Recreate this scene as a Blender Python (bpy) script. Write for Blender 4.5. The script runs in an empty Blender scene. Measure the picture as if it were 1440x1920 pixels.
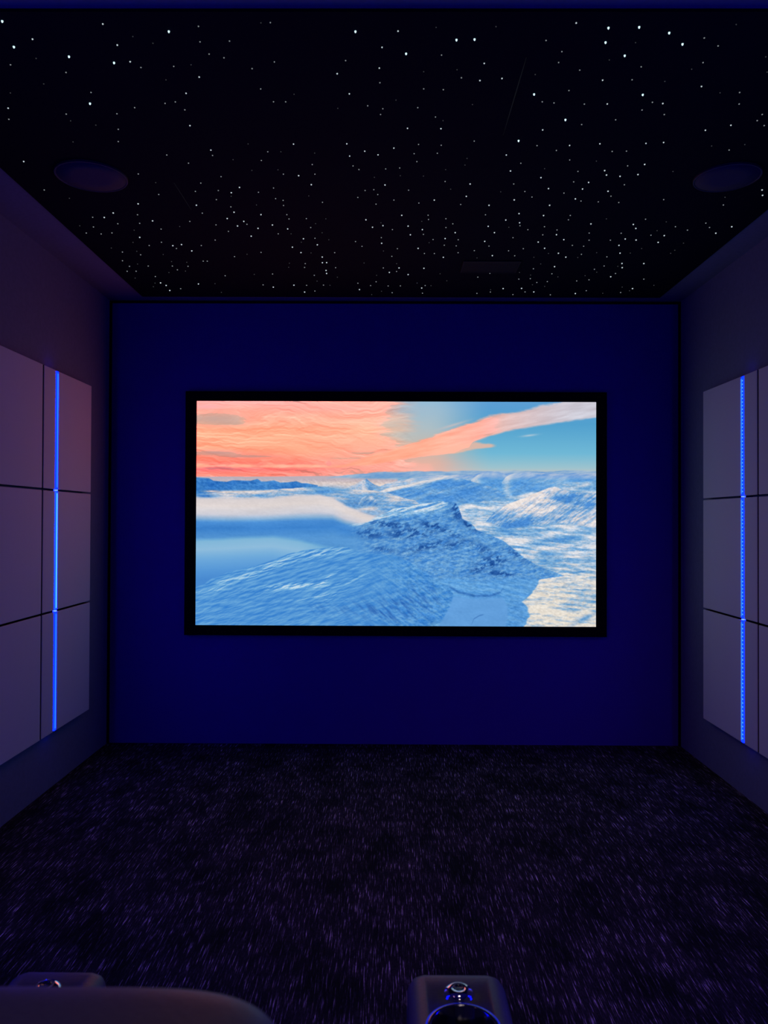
import bpy, bmesh, math
import numpy as np
from mathutils import Matrix, Vector
S = bpy.context.scene
COL = S.collection
CAM_H = 1.2378
XL, XR, YF, YB, ZC = -1.5506, 1.6108, 4.257, -2.2, 2.4511

# ------------------------------------------------------------------ materials
def mat(name, color=(.5, .5, .5), rough=.6, metal=0., spec=.5, sheen=0.):
    m = bpy.data.materials.new(name); m.use_nodes = True
    b = m.node_tree.nodes['Principled BSDF']
    b.inputs['Base Color'].default_value = (*color, 1); b.inputs['Roughness'].default_value = rough
    b.inputs['Metallic'].default_value = metal; b.inputs['Specular IOR Level'].default_value = spec
    b.inputs['Sheen Weight'].default_value = sheen
    return m
def nodes(m): return m.node_tree.nodes, m.node_tree.links, m.node_tree.nodes['Principled BSDF']
def textured(name, c1, c2, scale, rough=.85, bump=.15, stretch=(1, 1, 1), detail=4, spec=.2, dist=.002, sheen=0.):
    m = mat(name, c1, rough, spec=spec, sheen=sheen); n, l, b = nodes(m)
    tc = n.new('ShaderNodeTexCoord'); mp = n.new('ShaderNodeMapping'); mp.inputs['Scale'].default_value = stretch
    nz = n.new('ShaderNodeTexNoise'); nz.inputs['Scale'].default_value = scale; nz.inputs['Detail'].default_value = detail
    cr = n.new('ShaderNodeValToRGB'); cr.color_ramp.elements[0].position = .35; cr.color_ramp.elements[1].position = .65
    cr.color_ramp.elements[0].color = (*c1, 1); cr.color_ramp.elements[1].color = (*c2, 1)
    bp = n.new('ShaderNodeBump'); bp.inputs['Strength'].default_value = bump; bp.inputs['Distance'].default_value = dist
    l.new(tc.outputs['Object'], mp.inputs['Vector']); l.new(mp.outputs['Vector'], nz.inputs['Vector'])
    l.new(nz.outputs['Fac'], cr.inputs['Fac']); l.new(cr.outputs['Color'], b.inputs['Base Color'])
    l.new(nz.outputs['Fac'], bp.inputs['Height']); l.new(bp.outputs['Normal'], b.inputs['Normal'])
    return m
def glow(name, color, strength, sample=True):
    m = bpy.data.materials.new(name); m.use_nodes = True
    n = m.node_tree.nodes; n.clear()
    e = n.new('ShaderNodeEmission'); o = n.new('ShaderNodeOutputMaterial')
    e.inputs['Color'].default_value = (*color, 1); e.inputs['Strength'].default_value = strength
    m.node_tree.links.new(e.outputs[0], o.inputs[0])
    if not sample: m.cycles.emission_sampling = 'NONE'
    return m

M_side = textured('side wall paint', (.135, .145, .20), (.15, .16, .22), 60, .8, .08)
M_front = textured('navy screen wall fabric', (.070, .024, .265), (.078, .028, .30), 400, .95, .2, spec=.1)
M_ceil = textured('ceiling border paint', (.135, .135, .19), (.15, .15, .21), 60, .8, .06)
M_star = textured('black star ceiling velvet', (.0035, .0035, .008), (.005, .005, .011), 300, .95, .1, spec=.05)
M_black = mat('shadow gap black', (.003, .003, .004), .9, spec=.1)
M_panel = textured('lilac grey panel fabric', (.52, .50, .50), (.58, .56, .56), 450, .9, .25, spec=.15, dist=.001)
M_velvet = mat('screen border black velvet', (.004, .004, .005), .95, spec=.05)
M_grille = textured('speaker grille cloth', (.035, .030, .06), (.045, .04, .07), 500, .8, .2)
M_bezel = mat('speaker bezel', (.02, .02, .03), .6)
M_ventm = mat('vent black metal', (.0055, .0055, .009), .8, spec=.2)
M_chan = mat('brushed aluminium channel', (.5, .5, .55), .4, 1.)
M_leather = textured('charcoal leather', (.085, .076, .080), (.10, .09, .092), 220, .48, .35, spec=.45, dist=.0008)
M_chrome = mat('polished chrome', (.8, .8, .83), .06, 1.)
M_dchrome = mat('dark polished cup metal', (.25, .25, .28), .12, 1.)
M_btn = mat('dark glossy button', (.02, .02, .03), .15)
M_base = mat('seat base black', (.01, .01, .012), .6)

def carpet_mat():
    m = mat('streaked dark carpet', (.02, .02, .03), .95, spec=.1, sheen=.0); n, l, b = nodes(m)
    tc = n.new('ShaderNodeTexCoord')
    def noise(sc, det, stretch):
        mp = n.new('ShaderNodeMapping'); mp.inputs['Scale'].default_value = stretch
        nz = n.new('ShaderNodeTexNoise'); nz.inputs['Scale'].default_value = sc; nz.inputs['Detail'].default_value = det
        nz.inputs['Roughness'].default_value = .6
        l.new(tc.outputs['Object'], mp.inputs['Vector']); l.new(mp.outputs['Vector'], nz.inputs['Vector']); return nz
    def ramp(src, stops):
        c = n.new('ShaderNodeValToRGB'); e = c.color_ramp.elements
        e[0].position, e[0].color = stops[0][0], (*stops[0][1], 1); e[1].position, e[1].color = stops[1][0], (*stops[1][1], 1)
        for p, k in stops[2:]:
            x = e.new(p); x.color = (*k, 1)
        l.new(src.outputs['Fac'], c.inputs['Fac']); return c
    def mix(kind, fac, a, b_):
        x = n.new('ShaderNodeMix'); x.data_type = 'RGBA'; x.blend_type = kind
        if isinstance(fac, float): x.inputs['Factor'].default_value = fac
        else: l.new(fac, x.inputs['Factor'])
        l.new(a, x.inputs[6]); l.new(b_, x.inputs[7]); return x.outputs[2]
    streak = ramp(noise(1., 3, (300, 13, 1)), [(.53, (.024, .022, .026)), (.72, (.98, .88, .95)), (.61, (.11, .10, .115))])
    fibre = ramp(noise(1., 4, (420, 90, 1)), [(.3, (.25, .25, .28)), (.75, (1.5, 1.4, 1.5))])
    patch = ramp(noise(1., 3, (7, 4.5, 1)), [(.36, (.35, .35, .38)), (.66, (1.5, 1.35, 1.4))])
    c1 = mix('MULTIPLY', 1., streak.outputs['Color'], fibre.outputs['Color'])
    c2 = mix('MULTIPLY', 1., c1, patch.outputs['Color'])
    l.new(c2, b.inputs['Base Color'])
    hz = noise(1., 3, (260, 40, 1)); bp = n.new('ShaderNodeBump'); bp.inputs['Strength'].default_value = .5; bp.inputs['Distance'].default_value = .004
    l.new(hz.outputs['Fac'], bp.inputs['Height']); l.new(bp.outputs['Normal'], b.inputs['Normal'])
    return m
M_carpet = carpet_mat()

# ------------------------------------------------------------------ mesh helpers
def box(bm, a, b, bevel=0., seg=3, mi=0):
    x0, y0, z0 = a; x1, y1, z1 = b
    v = [bm.verts.new((x, y, z)) for x in (x0, x1) for y in (y0, y1) for z in (z0, z1)]
    fs = [bm.faces.new([v[i] for i in f]) for f in ((0, 1, 3, 2), (4, 6, 7, 5), (0, 4, 5, 1), (2, 3, 7, 6), (0, 2, 6, 4), (1, 5, 7, 3))]
    for f in fs: f.material_index = mi
    if bevel:
        es = list({e for f in fs for e in f.edges})
        bmesh.ops.bevel(bm, geom=es, offset=bevel, segments=seg, profile=.5, affect='EDGES')
def squircle(bm, c, h, n=4.6, k=18):
    g = bmesh.ops.create_grid
    tmp = bmesh.new(); bmesh.ops.create_cube(tmp, size=2.); bmesh.ops.subdivide_edges(tmp, edges=tmp.edges[:], cuts=k, use_grid_fill=True)
    mp = {}
    for v in tmp.verts:
        p = v.co; q = Vector([math.sin(t*math.pi/2*.999) for t in p])*1.
        s = sum(abs(t)**n for t in q)**(-1/n)
        mp[v.index] = bm.verts.new((c[0]+q.x*s*h[0], c[1]+q.y*s*h[1], c[2]+q.z*s*h[2]))
    for f in tmp.faces: bm.faces.new([mp[v.index] for v in f.verts])
    tmp.free()
def lathe(bm, prof, c, seg=48, mi=0):
    rings = []
    for r, z in prof:
        if r < 1e-6: rings.append([bm.verts.new((c[0], c[1], c[2]+z))])
        else: rings.append([bm.verts.new((c[0]+r*math.cos(2*math.pi*i/seg), c[1]+r*math.sin(2*math.pi*i/seg), c[2]+z)) for i in range(seg)])
    for A, B in zip(rings, rings[1:]):
        for i in range(seg):
            j = (i+1) % seg
            if len(A) == 1 and len(B) == 1: continue
            if len(A) == 1: f = bm.faces.new((A[0], B[i], B[j]))
            elif len(B) == 1: f = bm.faces.new((A[i], B[0], A[j]))
            else: f = bm.faces.new((A[i], B[i], B[j], A[j]))
            f.material_index = mi
def build(name, bm, mats, parent=None, smooth=False, loc=None):
    bmesh.ops.recalc_face_normals(bm, faces=bm.faces[:])
    me = bpy.data.meshes.new(name); bm.to_mesh(me); bm.free()
    for m in (mats if isinstance(mats, (list, tuple)) else [mats]): me.materials.append(m)
    if smooth:
        for p in me.polygons: p.use_smooth = True
    o = bpy.data.objects.new(name, me); COL.objects.link(o)
    if parent: o.parent = parent
    if loc: o.location = loc
    return o
def boxobj(name, a, b, m, bevel=0., parent=None, seg=3, smooth=False):
    c = [(p+q)/2 for p, q in zip(a, b)]; c[2] = a[2]
    if parent: c = [0, 0, 0]
    bm = bmesh.new(); box(bm, [p-k for p, k in zip(a, c)], [p-k for p, k in zip(b, c)], bevel, seg)
    return build(name, bm, m, parent, smooth, None if parent else c)
def tag(o, label, cat, group=None):
    o['label'] = label; o['category'] = cat
    if group: o['group'] = group
    return o
def struct(o): o['kind'] = 'structure'; return o
def empty(name, loc):
    o = bpy.data.objects.new(name, None); COL.objects.link(o); o.location = loc; o.empty_display_size = .1; return o

# ------------------------------------------------------------------ room shell
T = .12
struct(boxobj('floor', (XL-T, YB-T, -T), (XR+T, YF+T, 0), M_carpet))
struct(boxobj('ceiling', (XL-T, YB-T, ZC), (XR+T, YF+T, ZC+T), M_ceil))
struct(boxobj('wall_left', (XL-T, YB, 0), (XL, YF, ZC), M_side))
struct(boxobj('wall_right', (XR, YB, 0), (XR+T, YF, ZC), M_side))
struct(boxobj('wall_front', (XL-T, YF, 0), (XR+T, YF+T, ZC), M_front))
struct(boxobj('wall_back', (XL-T, YB-T, 0), (XR+T, YB, ZC), M_side))
struct(boxobj('shadow_gap_1', (XL+.011, YF-.012, ZC-.014), (XR-.011, YF, ZC-.004), M_black))  # black strips stand in for the shadow gap around the front wall
struct(boxobj('shadow_gap_2', (XL, YF-.012, 0), (XL+.011, YF, ZC-.004), M_black))
struct(boxobj('shadow_gap_3', (XR-.011, YF-.012, 0), (XR, YF, ZC-.004), M_black))

# ------------------------------------------------------------------ star ceiling
ZS = ZC-.008
SX0, SX1, SY0, SY1 = -1.339, 1.462, 1.812, 4.152
star = tag(boxobj('star_ceiling', (SX0, SY0, ZS), (SX1, SY1, ZC), M_star), 'large black velvet ceiling panel scattered with tiny white fibre star lights', 'ceiling panel')
SO = star.location
STARS = [tuple(int(k) for k in s.split()) for s in '-940 1845 4;-961 1946 4;-837 1987 4;-547 1884 4;-729 2014 4;-86 1884 4;41 1974 4;166 1917 4;211 1915 4;407 2163 4;533 1870 4;607 1867 4;542 1927 4;607 1982 4;688 1889 4;738 1934 4;714 2165 4;-870 2213 4;-1235 2575 4;-319 2679 4;-545 2775 4;527 2301 4;408 2429 4;384 2525 4;805 2681 4;861 2591 4;1377 2836 4;-429 3385 4;48 3028 4;-95 3074 4;-70 3152 4;-27 3135 4;76 3139 4;88 3235 4;404 3140 4;127 3397 4;468 2880 4;508 3009 4;466 3074 4;608 3028 4;990 3117 4;1014 3160 4;747 3288 4;686 3393 4;761 3456 4;806 3507 4;591 3985 4;986 4070 4;-899 1915 3;-700 1856 3;-694 1939 3;-685 2010 3;-577 2160 3;-520 2080 3;-21 1948 3;-143 2064 3;-29 2038 3;-115 2162 3;19 1883 3;248 2017 3;246 2096 3;305 2086 3;450 1852 3;581 2094 3;863 2124 3;-1121 2239 3;-612 2338 3;-584 2494 3;-309 2453 3;-138 2451 3;-82 2500 3;-39 2525 3;-133 2534 3;-282 2751 3;-584 2820 3;54 2353 3;157 2355 3;13 2479 3;-17 2753 3;288 2744 3;285 2849 3;471 2362 3;577 2460 3;416 2641 3;531 2692 3;576 2781 3;628 2214 3;787 2211 3;1037 2333 3;972 2363 3;671 2449 3;817 2446 3;871 2440 3;739 2637 3;755 2671 3;708 2730 3;700 2784 3;863 2667 3;798 2803 3;1353 2790 3;-961 2921 3;-1088 3009 3;-1140 3054 3;-957 3088 3;-1068 3270 3;-741 2933 3;-954 3369 3;-912 3355 3;-887 3434 3;-1166 3901 3;-1150 3944 3;-1156 4031 3;-977 3918 3;-610 3000 3;-650 3063 3;-589 3092 3;-624 3141 3;-508 3023 3;-544 3166 3;-479 3130 3;-588 3254 3;-422 3172 3;-369 3283 3;-316 3355 3;-399 3454 3;-308 3512 3;-314 3589 3;-294 3588 3;-306 3701 3;-307 3746 3;-601 3969 3;-490 3935 3;-448 4054 3;168 2883 3;380 2930 3;136 3177 3;275 3210 3;439 3209 3;-34 3335 3;238 3278 3;411 3310 3;247 3512 3;468 3489 3;0 3729 3;46 3662 3;165 3666 3;92 3761 3;-156 4008 3;168 3979 3;695 2870 3;611 2929 3;526 3102 3;817 3113 3;703 3231 3;1007 3279 3;1057 3291 3;643 3317 3;1003 3355 3;1037 3453 3;783 3639 3;1088 3592 3;1107 3651 3;1092 3788 3;686 3981 3;761 4043 3;1260 3980 3;1364 3211 3;1399 3140 3;1159 3239 3;1161 3318 3;1190 3592 3;-1008 2024 2;-875 2059 2;-665 2036 2;-576 2031 2;-845 2156 2;-469 1865 2;-480 1926 2;-405 1923 2;-469 1977 2;-434 1993 2;-291 1851 2;-305 2011 2;-369 2041 2;-362 2138 2;-117 2005 2;-28 2107 2;133 1981 2;194 2083 2;94 2137 2;149 2141 2;391 1920 2;441 1966 2;443 2013 2;501 2145 2;783 1910 2;831 1942 2;666 2032 2;507 2047 2;822 2013 2;661 2092 2;982 2154 2;-1150 2302 2;-964 2272 2;-812 2270 2;-748 2236 2;-840 2361 2;-867 2438 2;-652 2213 2;-620 2205 2;-604 2248 2;-738 2528 2;-681 2586 2;-878 2668 2;-1266 2799 2;-857 2837 2;-336 2204 2;-301 2204 2;-65 2225 2;-21 2241 2;-28 2273 2;-587 2531 2;-400 2505 2;-431 2566 2;-263 2595 2;-371 2668 2;-261 2668 2;-125 2605 2;-106 2632 2;-593 2688 2;-677 2740 2;-628 2802 2;-714 2810 2;-483 2816 2;-422 2780 2;-653 2882 2;-402 2888 2;-90 2800 2;-58 2793 2;-44 2835 2;-119 2861 2;-255 2905 2;81 2235 2;136 2287 2;92 2455 2;80 2517 2;165 2460 2;156 2514 2;91 2573 2;34 2620 2;-14 2627 2;197 2724 2;69 2797 2;16 2884 2;268 2433 2;473 2209 2;438 2203 2;473 2462 2;542 2494 2;601 2560 2;442 2584 2;444 2744 2;495 2807 2;530 2855 2;654 2726 2;641 2820 2;562 2215 2;583 2330 2;678 2302 2;739 2247 2;755 2205 2;813 2272 2;1008 2214 2;1102 2271 2;1104 2306 2;1139 2335 2;725 2500 2;771 2498 2;1101 2490 2;649 2644 2;807 2602 2;841 2749 2;821 2846 2;721 2890 2;788 2897 2;1027 2876 2;-1186 3053 2;-998 3027 2;-1109 3120 2;-1018 3115 2;-1222 3155 2;-1278 3222 2;-1219 3232 2;-1169 3220 2;-949 3177 2;-737 3010 2;-808 3094 2;-992 3328 2;-1058 3368 2;-1205 3452 2;-1134 3487 2;-948 3405 2;-828 3367 2;-1245 3568 2;-1239 3647 2;-1148 3642 2;-1275 3720 2;-1231 3719 2;-1162 3800 2;-1033 3642 2;-1024 3697 2;-959 3645 2;-869 3572 2;-850 3572 2;-1090 4000 2;-428 2872 2;-407 2935 2;-612 2949 2;-582 3123 2;-710 3130 2;-674 3201 2;-752 3301 2;-406 3024 2;-403 3067 2;-469 3227 2;-333 3063 2;-325 3157 2;-319 3278 2;-247 3455 2;-579 3453 2;-710 3509 2;-396 3603 2;-405 3658 2;-257 3661 2;-370 3776 2;-812 3786 2;-573 3757 2;-648 3932 2;-425 3938 2;-338 3934 2;-392 4036 2;-52 2921 2;111 2911 2;271 2923 2;152 3027 2;156 3070 2;225 3062 2;12 3178 2;143 3231 2;257 3115 2;232 3155 2;378 3022 2;-35 3269 2;-147 3316 2;-121 3374 2;35 3402 2;187 3290 2;295 3292 2;293 3366 2;240 3358 2;437 3368 2;379 3425 2;158 3463 2;203 3463 2;309 3452 2;11 3501 2;-29 3663 2;35 3715 2;-67 3877 2;490 3740 2;438 3799 2;-160 3901 2;-96 3940 2;-6 3946 2;57 3944 2;15 4063 2;184 3937 2;176 4071 2;465 4072 2;533 4047 2;867 2903 2;533 3134 2;573 3177 2;713 3027 2;716 3071 2;635 3144 2;694 3179 2;646 3234 2;526 3267 2;836 3213 2;970 3214 2;857 3295 2;948 3294 2;800 3357 2;852 3368 2;532 3426 2;593 3399 2;570 3491 2;868 3470 2;992 3502 2;689 3671 2;1015 3629 2;982 3677 2;793 3745 2;1101 3739 2;646 3829 2;702 3822 2;746 3883 2;796 3868 2;941 3856 2;998 3838 2;715 4044 2;659 4092 2;859 4095 2;1031 4020 2;1220 4051 2;1271 2924 2;1022 3064 2;1170 3142 2;1233 3178 2;1278 3103 2;1312 3149 2;1102 3236 2;1267 3825 2;-643 1905 1;-601 1932 1;-927 1996 1;-528 2024 1;-615 2094 1;-960 2114 1;-1075 2159 1;-314 1852 1;-272 2165 1;112 1869 1;258 1866 1;90 2055 1;179 2046 1;17 2195 1;392 2068 1;618 1929 1;573 2002 1;839 1858 1;804 2043 1;753 2100 1;928 2156 1;974 1988 1;1011 2056 1;-967 2311 1;-900 2336 1;-1013 2441 1;-838 2737 1;-1204 2872 1;-153 2239 1;-455 2453 1;-525 2561 1;-357 2505 1;-247 2514 1;-476 2640 1;-385 2635 1;-54 2692 1;-591 2852 1;-301 2848 1;160 2308 1;37 2679 1;118 2682 1;192 2632 1;222 2788 1;255 2598 1;257 2550 1;530 2624 1;407 2810 1;239 2218 1;1033 2463 1;1135 2454 1;692 2568 1;1247 2855 1;976 2644 1;-1274 3143 1;-1065 3189 1;-864 3149 1;-1117 3331 1;-1237 3401 1;-1137 3442 1;-1030 3483 1;-1190 3615 1;-1271 3826 1;-1019 3579 1;-1077 3739 1;-950 3588 1;-990 3716 1;-1196 3906 1;-1223 3967 1;-510 2931 1;-415 3227 1;-255 3065 1;-301 3116 1;-283 3215 1;-383 3325 1;-354 3459 1;-261 3295 1;-647 3478 1;-470 3599 1;-481 3657 1;-258 3805 1;-664 3764 1;-891 3914 1;-365 3869 1;-305 3937 1;-891 4064 1;-35 3105 1;130 3090 1;-27 3432 1;172 3328 1;-119 3594 1;402 3521 1;248 3749 1;289 3859 1;-41 4038 1;-94 4098 1;214 3940 1;529 4008 1;-63 3775 1;34 3602 1;141 3897 1;490 3151 1;865 3061 1;717 3460 1;931 3449 1;1083 3453 1;661 3511 1;862 3513 1;710 3602 1;1081 3634 1;632 3728 1;693 3766 1;962 3774 1;833 3793 1;731 3921 1;799 3948 1;1130 4066 1;1200 3958 1;1257 4020 1;1005 3721 1;1114 3091 1;1110 3185 1;1115 3395 1;1274 3328 1;1269 3416 1;1265 3455 1;1352 3926 1'.split(';')]
STARS = [(x, y, 3 if b == 4 and y > 2450 else b) for x, y, b in STARS]
STARS.sort(key=lambda s: (-s[2], math.hypot(s[1], 1200)))
M_st = {4: glow('star brightest', (.62, .92, 1.), 1.4, False), 3: glow('star bright', (.8, .94, 1.), .7, False), 2: glow('star mid', (.85, .95, 1.), .28, False), 1: glow('star faint', (.85, .92, 1.), .06, False)}
STRETCH = {4: 1.7, 3: 1.15, 2: 1., 1: 1.}
RPX = {4: 1.5, 3: 1.15, 2: 1.0, 1: .85}
def tip(bm, p, r, st):
    t = bmesh.ops.create_icosphere(bm, subdivisions=2, radius=r)
    for v in t['verts']: v.co = Vector((p[0]+v.co.x, p[1]+v.co.y, p[2]+v.co.z*st))
protos = {}
rest = bmesh.new(); rest_mats = [M_st[3], M_st[2], M_st[1]]
for i, (x, y, b) in enumerate(STARS):
    x, y = x/1000, y/1000
    d = math.sqrt(x*x+y*y+1.205**2); r = RPX[b]*d/1442
    if i < 100:
        key = (b, round(r*5000))
        if key not in protos:
            bm = bmesh.new(); tip(bm, (0, 0, 0), r, STRETCH[b]); o = build('fiber_star', bm, M_st[b], star, True); protos[key] = o
        else:
            o = protos[key].copy(); COL.objects.link(o); o.parent = star
        o.location = (x-SO.x, y-SO.y, ZS-SO.z-r*.3)
    else:
        n0 = len(rest.faces); tip(rest, (x-SO.x, y-SO.y, ZS-SO.z-r*.3), r, STRETCH[b]); rest.faces.ensure_lookup_table()
        for f in rest.faces[n0:]: f.material_index = {3: 0, 2: 1, 1: 2}[b]
o = build('fiber_stars', rest, rest_mats, star, True); o['kind'] = 'stuff'
M_streak = glow('shooting star line', (.6, .65, 1.), .011, False)
for (x, y0, y1, w) in ((.3545, 1.99, 2.40, .0013), (-.773, 2.74, 2.98, .001)):
    bm = bmesh.new(); n = 12
    vs = []
    for k in range(n+1):
        t = k/n; ww = w*math.sin(math.pi*min(1, .12+t*.85))*1.; y = y0+(y1-y0)*t
        vs.append([bm.verts.new((x-SO.x+sx*ww, y-SO.y, ZS-SO.z+zz)) for sx, zz in ((-1, 0.), (0, -.0016), (1, 0.))])
    for A, B in zip(vs, vs[1:]):
        bm.faces.new((A[0], A[1], B[1], B[0])); bm.faces.new((A[1], A[2], B[2], B[1])); bm.faces.new((A[2], A[0], B[0], B[2]))
    build('shooting_star_line', bm, M_streak, star)

def speaker(x, y, r, label):
    e = tag(empty('ceiling_speaker', (x, y, ZS-.008)), label, 'speaker', 'round speakers in the star ceiling')
    bm = bmesh.new(); lathe(bm, [(0, .001), (r*.5, .0007), (r-.006, .0012), (r-.006, .008), (0, .008)], (0, 0, 0), 64); build('grille', bm, M_grille, e, True)
    bm = bmesh.new(); lathe(bm, [(r-.006, .0015), (r-.005, 0), (r-.001, 0), (r, .002), (r, .008), (r-.006, .008), (r-.006, .0015)], (0, 0, 0), 64); build('bezel', bm, M_bezel, e)
speaker(-1.047, 2.682, .122, 'round dark grille speaker in the star ceiling, above left wall panels')
speaker(1.180, 2.684, .112, 'round dark grille speaker in the star ceiling, above right wall panels')

e = tag(empty('ceiling_vent', (.478, 3.64, ZS-.006)), 'faint black rectangular vent flush in the star ceiling above the screen', 'vent')
bm = bmesh.new(); hx, hy, w = .135, .084, .008
box(bm, (-hx, -hy, 0), (-hx+w, hy, .006), .001, 1); box(bm, (hx-w, -hy, 0), (hx, hy, .006), .001, 1)
box(bm, (-hx+w, -hy, 0), (hx-w, -hy+w, .006), .001, 1); box(bm, (-hx+w, hy-w, 0), (hx-w, hy, .006), .001, 1)
build('frame', bm, M_ventm, e)
bm = bmesh.new()
for k in range(9):
    y0 = -hy+w+k*(2*hy-2*w)/9; box(bm, (-hx+w, y0, .0015), (hx-w, y0+.0145, .005))
build('grille', bm, M_ventm, e)

# ------------------------------------------------------------------ projection screen with its picture
def make_picture():
    W, H = 748, 420
    X, Y = np.meshgrid(np.linspace(368, 1118, W), np.linspace(753, 1174, H))
    rng = np.random.RandomState(7)
    def vnoise(x, y, seed):
        r = np.random.RandomState(seed).rand(256, 256)
        xi = np.floor(x).astype(int); yi = np.floor(y).astype(int)
        fx = x - xi; fy = y - yi
        fx = fx*fx*(3-2*fx); fy = fy*fy*(3-2*fy)
        g = lambda a, b: r[b % 256, a % 256]
        return (g(xi, yi)*(1-fx)+g(xi+1, yi)*fx)*(1-fy)+(g(xi, yi+1)*(1-fx)+g(xi+1, yi+1)*fx)*fy
    def fbm(x, y, seed, o=5, gain=.55):
        s = 0; a = 1; t = 0
        for k in range(o):
            s = s+a*vnoise(x, y, seed+k*13); t += a; a *= gain; x = x*2.03+11.3; y = y*2.03+5.7
        return s/t
    def ss(a, b, x):
        t = np.clip((x-a)/(b-a), 0, 1); return t*t*(3-2*t)
    def col(*c): return np.array(c, float)
    def mixc(a, b, t): return a*(1-t[..., None])+b*t[..., None]
    def line(pts):
        p = np.array(pts, float); return np.interp(X, p[:, 0], p[:, 1])
    def below(pts, soft=1.2, rough=0, seed=3, sc=14.):
        y = line(pts)
        if rough: y = y+rough*(fbm(X/sc, Y*0+seed, seed, 4)-.5)*2
        return ss(-soft, soft, Y-y)
    def rot(ang, sx, sy):
        c, s = np.cos(ang), np.sin(ang); return (X*c+Y*s)/sx, (-X*s+Y*c)/sy
    def relief(ang, sx, sy, seed, o=6, lx=1., ly=-.6, gain=.47):
        u, v = rot(ang, sx, sy); h = fbm(u, v, seed, o, gain)
        gy, gx = np.gradient(h); d = gx*lx+gy*ly; d = d/(np.std(d)+1e-9)
        return np.tanh(d*.75)*1.25, h
    WHITE = col(236, 228, 224); CREAM = col(226, 220, 212)
    # ---------------- sky
    vy = (Y-753)/138.
    sky = np.zeros((H, W, 3))
    def ramp(t, stops):
        p = [s[0] for s in stops]
        return np.stack([np.interp(t, p, [s[1][k] for s in stops]) for k in range(3)], -1)
    warm = ramp(vy, [(0, (244, 184, 180)), (.12, (246, 172, 152)), (.4, (249, 174, 138)), (.65, (250, 164, 130)), (.82, (246, 132, 112)), (.93, (236, 112, 106)), (1.02, (240, 140, 120))])
    warmr = ramp(vy, [(0, (240, 180, 165)), (.4, (248, 178, 145)), (.8, (240, 168, 148)), (1.02, (232, 165, 152))])
    warm = mixc(warm, warmr, ss(480, 680, X))
    cool = ramp(vy, [(0, (92, 158, 212)), (.3, (82, 160, 206)), (.7, (112, 184, 214)), (.9, (158, 195, 206)), (1.02, (216, 190, 184))])
    haze = ramp(vy, [(0, (150, 188, 214)), (.35, (172, 190, 198)), (.6, (196, 186, 176)), (.85, (228, 178, 162)), (1.02, (232, 182, 170))])
    u, v = rot(.06, 95, 8); st0 = fbm(u, v, 29, 5, .6)
    edge = X+26*(fbm(X/60, Y/24, 5)-.5)*2-(vy-.3)*0
    t1 = ss(706, 790, edge+60*(st0-.5))
    sky = mixc(warm, haze, t1)
    t2 = ss(800, 930, X+20*(fbm(X/70, Y/40, 9)-.5))
    sky = mixc(sky, cool, t2)
    # streaks in the warm cloud deck
    u, v = rot(.09, 105, 11); st = fbm(u+1.5*fbm(X/90, Y/40, 21), v+4.5*fbm(X/110, Y/45, 23), 31, 5, .55)
    g2 = np.gradient(st, axis=0); g2 = g2/np.std(g2)
    wm = (1-ss(740, 790, X))
    sky = sky+(wm*(g2*8+(st-.5)*50))[..., None]*col(.7, 1.0, .95)
    for (cx, cy, rx, ry, c, k) in [(405, 787, 62, 12, (186, 168, 164), .85), (430, 795, 40, 4, (190, 160, 150), .5), (400, 851, 70, 6, (196, 150, 146), .7), (470, 857, 60, 3.5, (188, 146, 144), .65), (410, 879, 60, 5, (205, 108, 122), .6), (560, 876, 90, 6, (238, 116, 106), .5), (650, 860, 70, 3, (200, 158, 140), .5), (580, 842, 80, 20, (250, 160, 122), .4), (740, 800, 36, 22, (216, 190, 172), .5), (600, 765, 140, 8, (238, 176, 166), .6), (385, 764, 40, 5, (246, 176, 180), .8), (700, 850, 60, 3, (186, 160, 150), .4)]:
        d = ((X-cx)/rx)**2+((Y-cy+.0*(X-cx))/ry)**2
        m = np.exp(-d*1.3)*k*np.clip(.35+1.3*st, 0, 1.2)
        sky = mixc(sky, col(*c), np.clip(m, 0, 1))
    # long pink cloud band to the right
    u, v = rot(-.2, 60, 7); cn = fbm(u, v, 41, 5, .6)
    wob = (fbm(X/22, Y/7, 43, 4)-.5)*9
    up = line([(640, 872), (700, 853), (740, 842), (790, 824), (845, 806), (880, 794), (915, 781), (965, 771), (1010, 761), (1060, 752), (1118, 744)])
    lo = line([(640, 878), (700, 872), (740, 864), (800, 856), (850, 848), (880, 838), (888, 828), (930, 815), (970, 805), (1015, 797), (1060, 790), (1118, 783)])
    band = ss(-3, 4, Y-up+wob)*ss(-2, 3, lo-Y+wob*.5)
    bc = ramp(ss(740, 1100, X), [(0, (250, 172, 142)), (.4, (246, 178, 158)), (.65, (228, 190, 186)), (1, (208, 202, 212))])
    bc = bc+((cn-.5)*60)[..., None]*col(.8, 1, 1.05)
    sky = mixc(sky, bc, band*.96)
    up = line([(780, 853), (850, 836), (890, 829), (932, 834)]); lo = line([(780, 858), (850, 851), (885, 843), (932, 838)])
    b2 = ss(-2, 2, Y-up+wob*.5)*ss(-2, 2, lo-Y+wob*.4)*ss(780, 820, X)*(1-ss(920, 934, X))
    sky = mixc(sky, col(240, 184, 160), b2*.8)
    m = np.exp(-(((X-993)/14)**2+((Y-816+(X-993)*.12)/1.8)**2)); sky = mixc(sky, col(190, 205, 215), m*.8)
    m = np.exp(-(((X-850)/26)**2+((Y-797+(X-850)*.3)/2.5)**2)); sky = mixc(sky, col(206, 190, 190), m*.7)
    m = ss(6, 4, np.hypot(X-617, Y-870)); sky = mixc(sky, col(240, 135, 140), m*.35)
    img = sky
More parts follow.
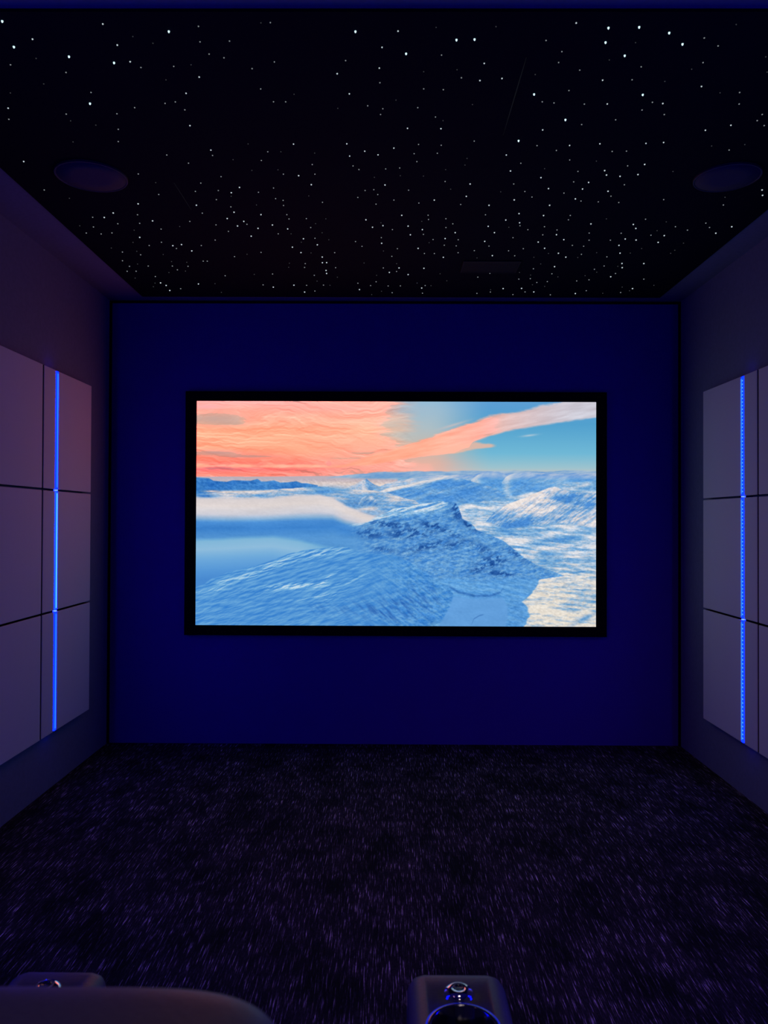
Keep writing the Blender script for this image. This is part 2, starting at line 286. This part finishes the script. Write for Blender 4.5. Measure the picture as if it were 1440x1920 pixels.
    # ---------------- sea and far coast
    sea = mixc(np.broadcast_to(col(188, 176, 186), img.shape), np.broadcast_to(col(232, 214, 202), img.shape), ss(899, 913, Y))
    img = mixc(img, sea, below([(368, 895), (480, 895), (600, 893.5), (660, 893), (1118, 885)], .8))
    def mountain(pts, shadow, light, lit, ang, sx, sy, seed, amount=1., rough=0., bias=.0, soft=1., contrast=.9, lx=-1., ly=-.5, extra=None, bottom=None):
        nonlocal img
        m = below(pts, soft, rough, seed)
        if bottom is not None: m = m*(1-below(bottom, 3.))
        d, h = relief(ang, sx, sy, seed, 6, lx, ly)
        t = np.clip(lit+contrast*.17*d+1.3*(fbm(X/46, Y/11, seed+7)-.5)*contrast+.3*np.exp(-((Y-line(pts)-2)/5)**2)*(h*2-.3), 0, 1)
        if extra is not None: t = np.clip(t+extra, 0, 1)
        c = mixc(np.broadcast_to(col(*shadow), img.shape), np.broadcast_to(col(*light), img.shape), t)
        img = mixc(img, c, m*amount)
        return m
    # distant plateau across the right
    mountain([(368, 960), (598, 960), (612, 897), (650, 891), (690, 888), (715, 885), (740, 886), (790, 884), (850, 884), (885, 882), (930, 883.5), (985, 882), (1020, 884), (1060, 881.5), (1118, 883)], (98, 150, 206), (176, 196, 214), .35, .0, 30, 6, 51, rough=1., bottom=[(368, 890), (600, 896), (745, 899), (765, 920), (1118, 940)])
    img = mixc(img, col(222, 206, 200), np.exp(-(((X-640)/50)**2+((Y-912)/7)**2))*.9)
    # pyramid peak
    mountain([(368, 1000), (640, 1000), (648, 917), (668, 908), (680, 901), (688, 898.5), (693, 903), (702, 909), (714, 913), (722, 916), (722.5, 1000)], (70, 128, 202), (214, 212, 218), .25, .5, 14, 5, 53, soft=.8, extra=.55*ss(691, 682, X-(Y-900)*.2))
    # far snow ridges, right
    mountain([(368, 1000), (690, 1000), (700, 917), (730, 905), (760, 899), (800, 893), (850, 891), (890, 890), (905, 885), (930, 884.5), (960, 889), (990, 886), (1040, 887), (1118, 887)], (84, 142, 212), (222, 216, 218), .42, -.12, 34, 6, 55, rough=2., contrast=1.1)
    mountain([(368, 1000), (880, 1000), (884, 899), (897, 890), (915, 885), (940, 886), (955, 893), (975, 905), (1118, 905)], (94, 150, 216), (208, 212, 220),   .12, .3, 24, 8, 57, contrast=.6, extra=.55*np.exp(-((X-893)/9)**2))
    mountain([(368, 1000), (938, 1000), (942, 903), (950, 893), (965, 887), (1000, 887), (1025, 892), (1060, 890), (1118, 892)], (92, 148, 216), (214, 216, 222), .2, -.3, 26, 7, 59, contrast=.7, extra=.5*np.exp(-((X-951)/8)**2))
    mountain([(368, 1000), (700, 1000), (706, 925), (730, 915), (770, 908), (815, 897), (845, 893), (868, 898), (892, 905), (920, 912), (945, 922), (965, 932), (975, 1000)], (86, 142, 212), (224, 220, 220), .14, -.3, 30, 7, 61, contrast=.7, extra=.75*ss(8, 0, Y-line([(700, 925), (770, 908), (845, 893), (1118, 990)]))*ss(880, 800, X))
    # sunlit snow plain on the right
    plain = below([(368, 1180), (780, 1180), (790, 950), (860, 946), (900, 941), (950, 934), (985, 926), (1030, 912), (1060, 905), (1118, 900)], 3., 2., 63)
    d, h = relief(.12, 26, 5, 65, 6, -.8, -.8)
    d2, h2 = relief(.5, 12, 4.5, 66, 5, -.8, -.8)
    lit = np.clip(.60+.15*d+.10*d2+1.5*(fbm(X/60, Y/9, 68)-.5)+.8*(h-.5)+.35*ss(1060, 1160, Y), 0, 1)
    lc = mixc(np.broadcast_to(col(226, 226, 230), img.shape), np.broadcast_to(col(230, 222, 210), img.shape), ss(1020, 1120, Y))
    img = mixc(img, mixc(np.broadcast_to(col(88, 142, 205), img.shape), lc, lit), plain)
    # right hill with lit flank
    mountain([(368, 1200), (900, 1200), (905, 985), (930, 958), (955, 944), (985, 933), (1012, 921), (1030, 914), (1041, 912), (1055, 917), (1072, 921), (1095, 923), (1118, 924)], (84, 138, 208), (236, 226, 222), .60, -.6, 18, 6, 67, contrast=1.15, bottom=[(368, 940), (900, 975), (950, 992), (1000, 985), (1060, 980), (1118, 990)], extra=-.5*np.exp(-(((X-1068)/34)**2+((Y-930-(X-1050)*.03)/13)**2))-.75*np.exp(-(((X-968)/30)**2+((Y-983+(X-968)*.2)/7)**2))-.6*np.exp(-(((X-925)/10)**2+((Y-961+(X-925)*.5)/7)**2))-.55*np.exp(-(((X-1105)/22)**2+((Y-945)/9)**2))+.2*np.exp(-(((X-1000)/40)**2+((Y-950)/16)**2)))
    for (cx, cy, rx, ry, k) in [(1050, 1010, 30, 4, .7), (1100, 990, 20, 5, .5), (1010, 1002, 26, 3, .4), (1030, 1040, 22, 5, .5), (1095, 1160, 26, 5, .7), (1085, 1050, 22, 3, .4)]:
        m = np.exp(-(((X-cx)/rx)**2+((Y-cy+(X-cx)*(.5 if cy > 1150 else -.02))/ry)**2))*k*np.clip(.2+1.4*h2, 0, 1)
        img = mixc(img, col(82, 136, 204), m)
    # ---------------- left: dark coastal hills
    mountain([(368, 897), (392, 898.5), (400, 903), (425, 905), (437, 902), (470, 903), (477, 901), (483, 899.5), (490, 904), (500, 904), (514, 902), (526, 906), (540, 905.5), (556, 903.5), (566, 907), (575, 907), (596, 911), (604, 1000), (1118, 1000)], (46, 108, 188), (96, 152, 214), .35, .5, 20, 7, 71, contrast=1.1, bottom=[(368, 934), (420, 922), (500, 921), (560, 918), (600, 914), (1118, 914)])
    # snowy lowlands behind the fog
    mountain([(368, 928), (430, 925), (500, 920), (560, 916), (600, 913), (640, 917), (700, 920), (740, 928), (780, 940), (800, 955), (801, 1200), (1118, 1200)], (92, 146, 212), (222, 214, 212), .5, .12, 40, 4.5, 73, contrast=1.2, rough=1.)
    for (cx, cy, rx, ry, c, k) in [(384, 932, 20, 4, (58, 116, 196), .9), (398, 923, 16, 2.2, (232, 205, 190), .9), (620, 917, 40, 6, (96, 150, 210), .6), (680, 940, 34, 8, (76, 130, 200), .6), (655, 947, 24, 4, (80, 132, 200), .6), (700, 962, 30, 4, (110, 150, 205), .5)]:
        m = np.exp(-(((X-cx)/rx)**2+((Y-cy)/ry)**2)); img = mixc(img, col(*c), m*k)
    mountain([(368, 1200), (658, 1200), (664, 944), (680, 934), (692, 928), (700, 931), (707, 942), (712, 950), (712.5, 1200), (1118, 1200)], (62, 118, 194), (200, 206, 218), .25, -.7, 12, 4, 75, bottom=[(368, 948), (1118, 950)])
    # ---------------- fog bank
    fy = line([(368, 934), (430, 935), (500, 934), (560, 929), (600, 927), (625, 933), (650, 948), (680, 960), (720, 973), (740, 978), (1118, 1000)])
    f = ss(-3, 5, Y-fy)*ss(790, 700, X)
    fr = ramp(np.clip((Y-fy)/(line([(368, 78), (500, 78), (600, 84), (660, 60), (740, 40), (1118, 40)])), 0, 1), [(0, (214, 206, 208)), (.2, (224, 214, 212)), (.4, (206, 206, 216)), (.52, (150, 178, 214)), (.6, (88, 144, 212)), (.75, (72, 132, 204)), (1, (104, 154, 212))])
    fr = fr+((fbm(X/70, Y/9, 81)-.5)*18)[..., None]
    img = mixc(img, fr, f)
    fy2 = line([(368, 1014), (420, 1012), (470, 1009), (512, 1007), (560, 1014), (600, 1023), (640, 1032), (720, 1040), (1118, 1060)])
    f2 = ss(-5, 5, Y-fy2+3*(fbm(X/50, Y/20, 83)-.5))*ss(700, 560, X)
    fr2 = ramp(np.clip((Y-fy2)/75., 0, 1), [(0, (144, 184, 216)), (.25, (158, 190, 220)), (.55, (124, 168, 218)), (.8, (100, 152, 214)), (1, (86, 140, 208))])
    img = mixc(img, fr2, f2)
    # ---------------- central mountain
    core = [(368, 1300), (640, 1300), (648, 990), (662, 984), (690, 980), (702, 972), (725, 962), (738, 954), (760, 951), (800, 943), (828, 939), (836, 942), (847, 941), (856, 944), (862, 954), (868, 973), (880, 979), (890, 987), (894, 993), (920, 1003), (945, 1014), (970, 1034), (985, 1046), (1005, 1058), (1030, 1068), (1058, 1079), (1066, 1200), (1118, 1200)]
    d, h = relief(.55, 12, 6, 91, 6, -.7, -.8); d2, h2 = relief(-.25, 34, 4.5, 93, 6, -.4, -1.)
    tongue = 1-ss(-3, 3, X-np.interp(Y, [1074, 1079, 1086, 1100, 1112, 1128, 1140, 1155, 1174], [1090, 1058, 1012, 1006, 996, 980, 990, 992, 982])-9*(fbm(Y/9, X/40, 97)-.5))
    m = below(core, 1., 1., 91)*ss(642, 706, X+34*(fbm(X/16, Y/6, 92)-.5)+.25*(1000-Y))*tongue
    t = .30+.15*d+.10*d2
    t = t+.95*np.exp(-((Y-line([(640, 990), (740, 957), (800, 950), (830, 944), (1118, 1060)]))/9)**2)*ss(850, 820, X)*np.clip(.6+d2*.4, 0, 1.4)
    c = mixc(np.broadcast_to(col(66, 126, 202), img.shape), np.broadcast_to(col(206, 220, 232), img.shape), np.clip(t, 0, 1))
    rocks = np.zeros_like(X)
    for (cx, cy, rx, ry, sl, k) in [(858, 958, 10, 15, -.4, 1.), (880, 985, 14, 6, -.7, .8), (812, 985, 22, 7, -.1, .85), (770, 1000, 40, 9, .05, .9), (690, 1000, 32, 10, -.1, .75), (735, 985, 40, 7, -.1, .7), (840, 998, 26, 6, -.4, .6), (800, 1025, 44, 7, .25, .6), (850, 1022, 26, 6, .3, .6), (925, 1052, 24, 11, .2, .95), (900, 1066, 18, 6, .4, .8), (940, 1075, 26, 5, -.1, .8), (970, 1040, 22, 8, -.5, .5), (720, 1030, 26, 6, -.2, .5), (905, 1030, 24, 10, -.4, .5)]:
        rocks = np.maximum(rocks, k*np.exp(-(((X-cx)/rx)**2+((Y-cy+(X-cx)*sl)/ry)**2)))
    rn = fbm(*rot(-.5, 8, 4), 95, 5, .65)
    c = mixc(c, col(40, 86, 158), np.clip(rocks*1.7*ss(.40, .60, rn), 0, .95))
    img = mixc(img, c, m)
    # shadow tongue and valley floor
    val = below([(368, 1300), (760, 1300), (790, 1090), (850, 1085), (900, 1090), (960, 1084), (1010, 1086), (1058, 1079), (1059, 1300), (1118, 1300)], 4.)*tongue
    d, h = relief(.25, 26, 6, 99, 5, -.5, -1.)
    c = mixc(np.broadcast_to(col(82, 142, 212), img.shape), np.broadcast_to(col(164, 196, 230), img.shape), np.clip(.35+.17*d, 0, 1))
    img = mixc(img, c, val)
    m = np.exp(-(((Y-line([(840, 1098), (860, 1110), (890, 1117), (920, 1117), (940, 1110), (946, 1100), (1118, 1000)]))/2.5)**2))*ss(838, 850, X)*ss(948, 936, X)
    img = mixc(img, col(58, 108, 180), m*.8)
    m = np.exp(-(((X-968)/16)**2+((Y-1145)/18)**2)); img = mixc(img, col(70, 122, 190), m*.6*np.clip(2*rn-.4, 0, 1))
    # ---------------- foreground hill
    fg = [(368, 1104), (385, 1096), (400, 1086), (425, 1076), (455, 1068), (500, 1056), (520, 1049), (540, 1041), (565, 1034), (590, 1031), (620, 1027), (640, 1025.5), (652, 1027), (665, 1032), (690, 1039), (720, 1040), (745, 1042), (770, 1055), (800, 1075), (830, 1096), (850, 1112), (846, 1130), (852, 1300), (1118, 1300)]
    m = below(fg, 1., 1.5, 101)
    d, h = relief(-.28, 19, 4., 103, 6, -.5, -1.); d2, h2 = relief(.75, 19, 3.6, 105, 6, -.6, -.8)
    w = ss(640, 760, X+.4*(Y-1100))
    t = .25+(1-w)*(.13*d)+w*(.13*d2)+.5*(h-.5)
    lit = np.zeros_like(X)
    for (cx, cy, rx, ry, sl, k) in [(510, 1062, 70, 9, .32, .5), (590, 1040, 60, 8, .15, .55), (450, 1085, 60, 8, .28, .45), (560, 1100, 60, 6, .05, .8), (610, 1090, 16, 4, .8, .7), (520, 1104, 30, 6, .1, .5), (600, 1118, 40, 3, .2, .45), (400, 1108, 30, 5, .15, .4), (615, 1125, 25, 3, .5, .4), (670, 1085, 20, 4, .5, .35)]:
        lit = np.maximum(lit, k*np.exp(-(((X-cx)/rx)**2+((Y-cy+(X-cx)*sl)/ry)**2)))
    t = t+lit*np.clip(.55+.6*d, 0, 1.5)
    c = mixc(np.broadcast_to(col(62, 128, 206), img.shape), np.broadcast_to(col(200, 220, 234), img.shape), np.clip(t, 0, 1))
    dk = np.clip(np.exp(-(((X-730)/60)**2+((Y-1145)/26)**2))+.7*np.exp(-(((X-800)/40)**2+((Y-1120)/26)**2))+.4*np.exp(-(((X-620)/60)**2+((Y-1140)/14)**2)), 0, 1)
    c = mixc(c, col(44, 92, 172), dk*np.clip(2.4*(h2-.42), 0, .8))
    img = mixc(img, c, m)
    # frozen lake
    lake = ss(-3, 3, X-np.interp(Y, [1112, 1122, 1140, 1160, 1174], [858, 850, 843, 832, 824]))*(1-ss(-3, 3, X-np.interp(Y, [1112, 1120, 1135, 1150, 1174], [938, 944, 952, 954, 950])))*ss(1114, 1121, Y-5*np.sin((X-850)/34.))
    img = mixc(img, np.broadcast_to(col(118, 162, 220), img.shape)+((fbm(X/30, Y/14, 107)-.5)*16)[..., None], lake*.95)
    m = np.exp(-((Y-np.interp(X, [885, 890, 900, 908], [1172, 1160, 1154, 1152]))/1.2)**2)*ss(884, 888, X)*ss(910, 905, X); img = mixc(img, col(66, 110, 176), m*.7)
    # fine grain of snow texture
    land = ss(895, 905, Y)
    fine = fbm(*rot(.3, 5, 2.2), 111, 3, .7)-.5
    img = img+(land*(1-f*.8)*(1-f2*.8)*(1-lake*.8)*fine*54)[..., None]
    blue = np.clip((img[..., 2]-img[..., 0]-25)/60, 0, 1)*ss(893, 900, Y)
    img[..., 0] *= 1-.16*blue; img[..., 1] *= 1-.02*blue
    hot = np.clip((img[..., 0]-img[..., 2]-50)/60, 0, 1)*(1-ss(893, 900, Y))
    img[..., 1] += 7*hot; img[..., 2] += 7*hot
    img = np.clip(img, 0, 255)/255.
    return W, H, img

scr = tag(empty('projection_screen', (.040, YF, .606)), 'large lit screen showing a snowy mountain sunset in a black border', 'screen')
FX0, FX1, FZ0, FZ1 = -1.1585, 1.156, -.004, 1.336
PX0, PX1, PZ0, PZ1 = -1.0965, 1.0970, .0512, 1.2823
bm = bmesh.new()
def mitre(bm, o, i, y0, y1):
    (ox0, ox1, oz0, oz1), (ix0, ix1, iz0, iz1) = o, i
    O = [(ox0, oz0), (ox1, oz0), (ox1, oz1), (ox0, oz1)]; I = [(ix0, iz0), (ix1, iz0), (ix1, iz1), (ix0, iz1)]
    L = [[bm.verts.new((x, y, z)) for x, z in P] for P, y in ((O, y1), (O, y0+.006), ([(x+(.006 if x < 0 else -.006), z+(.006 if z < .5 else -.006)) for x, z in O], y0), (I, y0+.004), (I, y1))]
    for A, B in zip(L, L[1:]):
        for k in range(4): bm.faces.new((A[k], A[(k+1) % 4], B[(k+1) % 4], B[k]))
    for k in range(4): bm.faces.new((L[-1][k], L[-1][(k+1) % 4], L[0][(k+1) % 4], L[0][k]))
mitre(bm, (FX0, FX1, FZ0, FZ1), (PX0, PX1, PZ0, PZ1), -.045, 0.)
build('frame', bm, M_velvet, scr)
W, H, img = make_picture()
lin = np.where(img <= .04045, img/12.92, ((img+.055)/1.055)**2.4)
warmth = np.clip((lin[..., 0]-lin[..., 2]*1.3-.15)/.35, 0, 1)*np.clip((lin[..., 0]-.76)/.12, 0, 1)
lin[..., 0] *= 1+2.*warmth   # the sunset is over-exposed in red
xs = np.linspace(PX0, PX1, W); zs = np.linspace(PZ1, PZ0, H)
XX, ZZ = np.meshgrid(xs, zs)
co = np.stack([XX, np.full_like(XX, -.038), ZZ], -1).reshape(-1, 3)
idx = np.arange(W*H).reshape(H, W)
quads = np.stack([idx[1:, :-1], idx[1:, 1:], idx[:-1, 1:], idx[:-1, :-1]], -1).reshape(-1, 4)
me = bpy.data.meshes.new('screen_picture')
me.vertices.add(len(co)); me.vertices.foreach_set('co', co.ravel().astype(np.float32))
me.loops.add(quads.size); me.loops.foreach_set('vertex_index', quads.ravel().astype(np.int32))
me.polygons.add(len(quads)); me.polygons.foreach_set('loop_start', np.arange(0, quads.size, 4, dtype=np.int32))
me.update(calc_edges=True)
at = me.color_attributes.new('picture', 'FLOAT_COLOR', 'POINT')
at.data.foreach_set('color', np.concatenate([lin.reshape(-1, 3), np.ones((W*H, 1))], 1).astype(np.float32).ravel())
m = bpy.data.materials.new('lit picture'); m.use_nodes = True; n = m.node_tree.nodes; n.clear()
a = n.new('ShaderNodeVertexColor'); a.layer_name = 'picture'; em = n.new('ShaderNodeEmission'); out = n.new('ShaderNodeOutputMaterial')
em.inputs['Strength'].default_value = 1.0
m.node_tree.links.new(a.outputs['Color'], em.inputs['Color']); m.node_tree.links.new(em.outputs[0], out.inputs[0])
me.materials.append(m)
po = bpy.data.objects.new('screen_picture', me); COL.objects.link(po); po.parent = scr
po['label'] = 'lit picture of snowy mountains under an orange and blue sky'

# ------------------------------------------------------------------ acoustic panels and light strips
K = 28.
LED = {'blue': glow('led blue', (.004, .075, 1.), 1., True), 'cyan': glow('led cyan', (.004, .075, 1.), 1., True)}
def led(name, r, g, b): return glow(name, (r/b, g/b, 1.), b)
M_tube = led('led tube deep blue', .006, .07, K)
M_tube2 = led('led tube bright', .012, .13, K*1.3)
M_tube3 = led('led tube rear', .012, .13, 75.)
M_core = led('led core blue', .03, .27, 3.)
M_core2 = led('led core cyan', .13, .78, 4.)
M_joint = led('led joint', .3, .6, 1.5)
M_chip = led('led chip', .10, .42, 4.)
ROWW = ('top', 'middle', 'bottom')
M_gap_shade = mat('panel gap shade', (.02, .018, .022), .9, spec=.1)  # panel side faces painted dark to stand in for shade in the gaps
def side(sgn, xw, yA, yL, yS, zs, name):
    th = .04; xf = xw+sgn*th; g = .0042
    a, b = (xw, xf) if sgn > 0 else (xf, xw)
    for r in range(3):
        z1, z0 = zs[r]-(g if r else 0), zs[r+1]+(g if r < 2 else 0)
        for (y0, y1, what) in ((yL+.0145, yA, 'wide panel between light strip and screen corner'), (yS+.006, yL-.0145, 'narrow panel just before the light strip'), (yS-.545, yS-.006, 'square panel nearest the viewer')):
            o = boxobj('acoustic_panel', (a, y0, z0), (b, y1, z1), M_panel, .003, None, 2)
            o.data.materials.append(M_gap_shade)
            for p in o.data.polygons:
                if abs(p.normal.x) < .3: p.material_index = 1
            tag(o, 'grey %s, %s row, %s wall' % (what, ROWW[r], name), 'wall panel', 'acoustic panels on the %s wall' % name)
    L = tag(empty('led_light_strip', (xw, yL, zs[3])), 'glowing blue vertical light strip between grey panels on %s wall' % name, 'light strip', 'blue wall light strips')
    h = zs[0]-zs[3]
    bm = bmesh.new(); X = lambda v: sgn*v
    def bx(bm, x0, x1, y0, y1, z0, z1, bev=0., seg=2): box(bm, (min(X(x0), X(x1)), y0, z0), (max(X(x0), X(x1)), y1, z1), bev, seg)
    bx(bm, 0, .032, -.0135, .0135, .002, h-.002); build('channel', bm, M_chan, L)
    for r in range(3):
        z1, z0 = zs[r]-zs[3]-.003, zs[r+1]-zs[3]+.003
        cy = r == 1 and sgn > 0
        bm = bmesh.new(); bx(bm, .033, .0415, -.0095, .0095, z0, z1, .003, 2)
        t = build('light_tube', bm, M_tube2 if cy else M_tube, L)
        bm = bmesh.new(); bx(bm, .0405, .0435, -.003 if sgn > 0 else .003, .004 if sgn > 0 else .009, z0+.01, z1-.01, .001, 1)
        c = build('light_core', bm, M_core2 if cy else M_core, t)
        if sgn < 0:
            n = 32 if r < 2 else 30
            me0 = None
            for k in range(n):
                zc = z0+.02+(z1-z0-.04)*k/(n-1)
                if me0 is None:
                    bm = bmesh.new(); bx(bm, .0405, .0432, -.0075, -.0015, -.0028, .0028); o = build('led_chip', bm, M_chip, t); me0 = o
                else:
                    o = me0.copy(); COL.objects.link(o); o.parent = t
                o.location = (0, 0, zc)
    for r in (1, 2):
        bm = bmesh.new(); zc = zs[r]-zs[3]; bx(bm, .034, .0455, -.009, .002, zc-.002, zc+.002, .0008, 1); build('connector', bm, M_joint, L)
side(1, XL, 3.893, 3.490, 3.350, (1.912, 1.367, .819, .273), 'left')
side(-1, XR, 3.849, 3.4215, 3.280, (1.885, 1.347, .803, .256), 'right')

for sgn, xw, name in ((1, XL, 'left'), (-1, XR, 'right')):
    L = tag(empty('led_light_strip', (xw, 1.25, .265)), 'blue vertical light strip on the %s wall beside the recliner' % name, 'light strip', 'blue wall light strips')
    bm = bmesh.new(); box(bm, (min(0, sgn*.032), -.0135, 0), (max(0, sgn*.032), .0135, 1.635)); build('channel', bm, M_chan, L)
    bm = bmesh.new(); box(bm, (min(sgn*.0325, sgn*.0415), -.0095, .002), (max(sgn*.0325, sgn*.0415), .0095, 1.633)); build('light_tube', bm, M_tube3, L)

# ------------------------------------------------------------------ recliner in front of the viewer
XA, XA2 = .1030, -.4900
XC = (XA+XA2)/2
rec = tag(empty('recliner', (XC, .75, 0)), 'dark leather cinema recliner with lit cup holders at the bottom edge', 'recliner')
def at(p): return (p[0]-XC, p[1]-.75, p[2])
def rbox(bm, a, b, bev, seg=6): box(bm, at(a), at(b), bev, seg)
bm = bmesh.new(); rbox(bm, (XA2+.05, .38, 0), (XA-.05, 1.02, .14), .01, 2); build('base', bm, M_base, rec)
bm = bmesh.new(); squircle(bm, at((XC, .80, .36)), (.235, .30, .10), 5.); build('seat_cushion', bm, M_leather, rec, True)
bm = bmesh.new(); rbox(bm, (XC-.225, 1.02, .06), (XC+.225, 1.08, .40), .02); build('footrest', bm, M_leather, rec, True)
bm = bmesh.new(); squircle(bm, at((XC, .44, .56)), (.235, .095, .27), 5.); build('backrest', bm, M_leather, rec, True)
bm = bmesh.new(); squircle(bm, at((-.205, .462, .838)), (.147, .062, .098), 4.6, 24); build('headrest', bm, M_leather, rec, True)
RC = .0455
M_ring = led('cup ring blue', .012, .02, .55)
def armrest(xa):
    cy, zt = 1.036, .56
    bm = bmesh.new(); rbox(bm, (xa-.14, .46, .05), (xa+.14, 1.150, .497), .045, 8)
    body = build('armrest', bm, M_leather, rec, True)
    bm = bmesh.new(); rbox(bm, (xa-.073, .50, .44), (xa+.073, 1.172, zt), .026, 8)
    pad = build('arm_pad', bm, M_leather, body, True)
    # cut the round well for the cup
    bm = bmesh.new(); lathe(bm, [(0, -.085), (RC-.002, -.085), (RC-.002, .05), (0, .05)], at((xa, cy, zt)), 64)
    cut = build('cutter', bm, M_black)
    for tgt in (pad, body):
        md = tgt.modifiers.new('well', 'BOOLEAN'); md.object = cut; md.operation = 'DIFFERENCE'; md.solver = 'EXACT'
        cut.matrix_world = Matrix.Translation((XC, .75, 0))
        bpy.context.view_layer.update()
        nm = bpy.data.meshes.new_from_object(tgt.evaluated_get(bpy.context.evaluated_depsgraph_get()))
        tgt.modifiers.clear(); tgt.data = nm
    bpy.data.objects.remove(cut)
    bm = bmesh.new(); lathe(bm, [(0, -.080), (RC-.008, -.080), (RC-.003, -.074), (RC-.003, .0005), (RC-.001, .0025), (RC+.0015, .0022), (RC+.003, .0008), (RC+.003, -.001)], at((xa, cy, zt)), 64)
    o = build('cup_holder', bm, M_dchrome, body, True); o['label'] = 'shiny round cup holder'
    bm = bmesh.new(); lathe(bm, [(RC+.003, .0002), (RC+.003, .0010), (RC+.0046, .0008), (RC+.0052, .0002)], at((xa, cy, zt)), 64)
    o = build('light_ring', bm, M_ring, body, True); o['label'] = 'blue lit ring around the cup holder'
    bm = bmesh.new(); ky = 1.109
    lathe(bm, [(.0215, 0), (.0226, .0003), (.0226, .0012), (.0216, .0018), (.0212, .0032), (.0200, .0052), (.0172, .0074), (.0135, .0092), (.0090, .0103), (.0086, .0096), (0, .0096)], at((xa, ky, zt-.001)), 48)
    o = build('control_knob', bm, M_chrome, body, True); o['label'] = 'chrome domed control knob'
    bm = bmesh.new(); lathe(bm, [(.0084, .0094), (.0080, .0105), (.0055, .0109), (.0052, .0102), (0, .0102)], at((xa, ky, zt-.001)), 32)
    build('control_button', bm, M_btn, body, True)
armrest(XA); armrest(XA2)

# ------------------------------------------------------------------ unseen lights added overhead
def area(name, loc, rot, size, color, power):
    l = bpy.data.lights.new(name, 'AREA'); l.shape = 'RECTANGLE'; l.size, l.size_y = size; l.color = color; l.energy = power
    o = bpy.data.objects.new(name, l); COL.objects.link(o); o.location = loc; o.rotation_euler = rot; return o
area('ceiling_fill', (.25, -.7, ZC-.05), (0, 0, 0), (.25, .25), (1., .75, .72), 2.)  # unseen fill added to lift the upper walls and panels

area('ceiling_fill', (.2, .95, ZC-.03), (0, 0, 0), (.2, .2), (1., .78, .74), 1.1)  # unseen fill added to brighten the arm tops and knob
sp = bpy.data.lights.new('ceiling_spotlight', 'SPOT'); sp.energy = 15; sp.color = (1., .42, .62); sp.spot_size = math.radians(62); sp.spot_blend = .9; sp.shadow_soft_size = .05
so = bpy.data.objects.new('ceiling_spotlight', sp); COL.objects.link(so); so.location = (-.75, .80, ZC-.06)
so.rotation_euler = (Vector((1.0, 2.9, .0))-so.location).to_track_quat('-Z', 'Y').to_euler()

# ------------------------------------------------------------------ camera
cd = bpy.data.cameras.new('camera'); cam = bpy.data.objects.new('camera', cd); COL.objects.link(cam)
cd.sensor_fit = 'VERTICAL'; cd.sensor_height = 34.6; cd.sensor_width = 25.95; cd.lens = 1442/1920*34.6
rr = Vector((.99997588, .00576486, .00387392)); uu = Vector((-.00381445, -.01029281, .99993975)); ff = Vector((-.00580439, .99993041, .01027057))
cam.matrix_world = Matrix(((rr.x, uu.x, -ff.x, 0), (rr.y, uu.y, -ff.y, 0), (rr.z, uu.z, -ff.z, CAM_H), (0, 0, 0, 1)))
cd.clip_start = .01
cd.dof.use_dof = True; cd.dof.focus_distance = 3.9; cd.dof.aperture_fstop = 8.
S.camera = cam
w = bpy.data.worlds.new('dark room'); S.world = w; w.use_nodes = True
w.node_tree.nodes['Background'].inputs[0].default_value = (0, 0, 0, 1)
S.view_settings.view_transform = 'Standard'; S.view_settings.look = 'None'; S.view_settings.exposure = 0; S.view_settings.gamma = 1
S.view_settings.use_curve_mapping = False
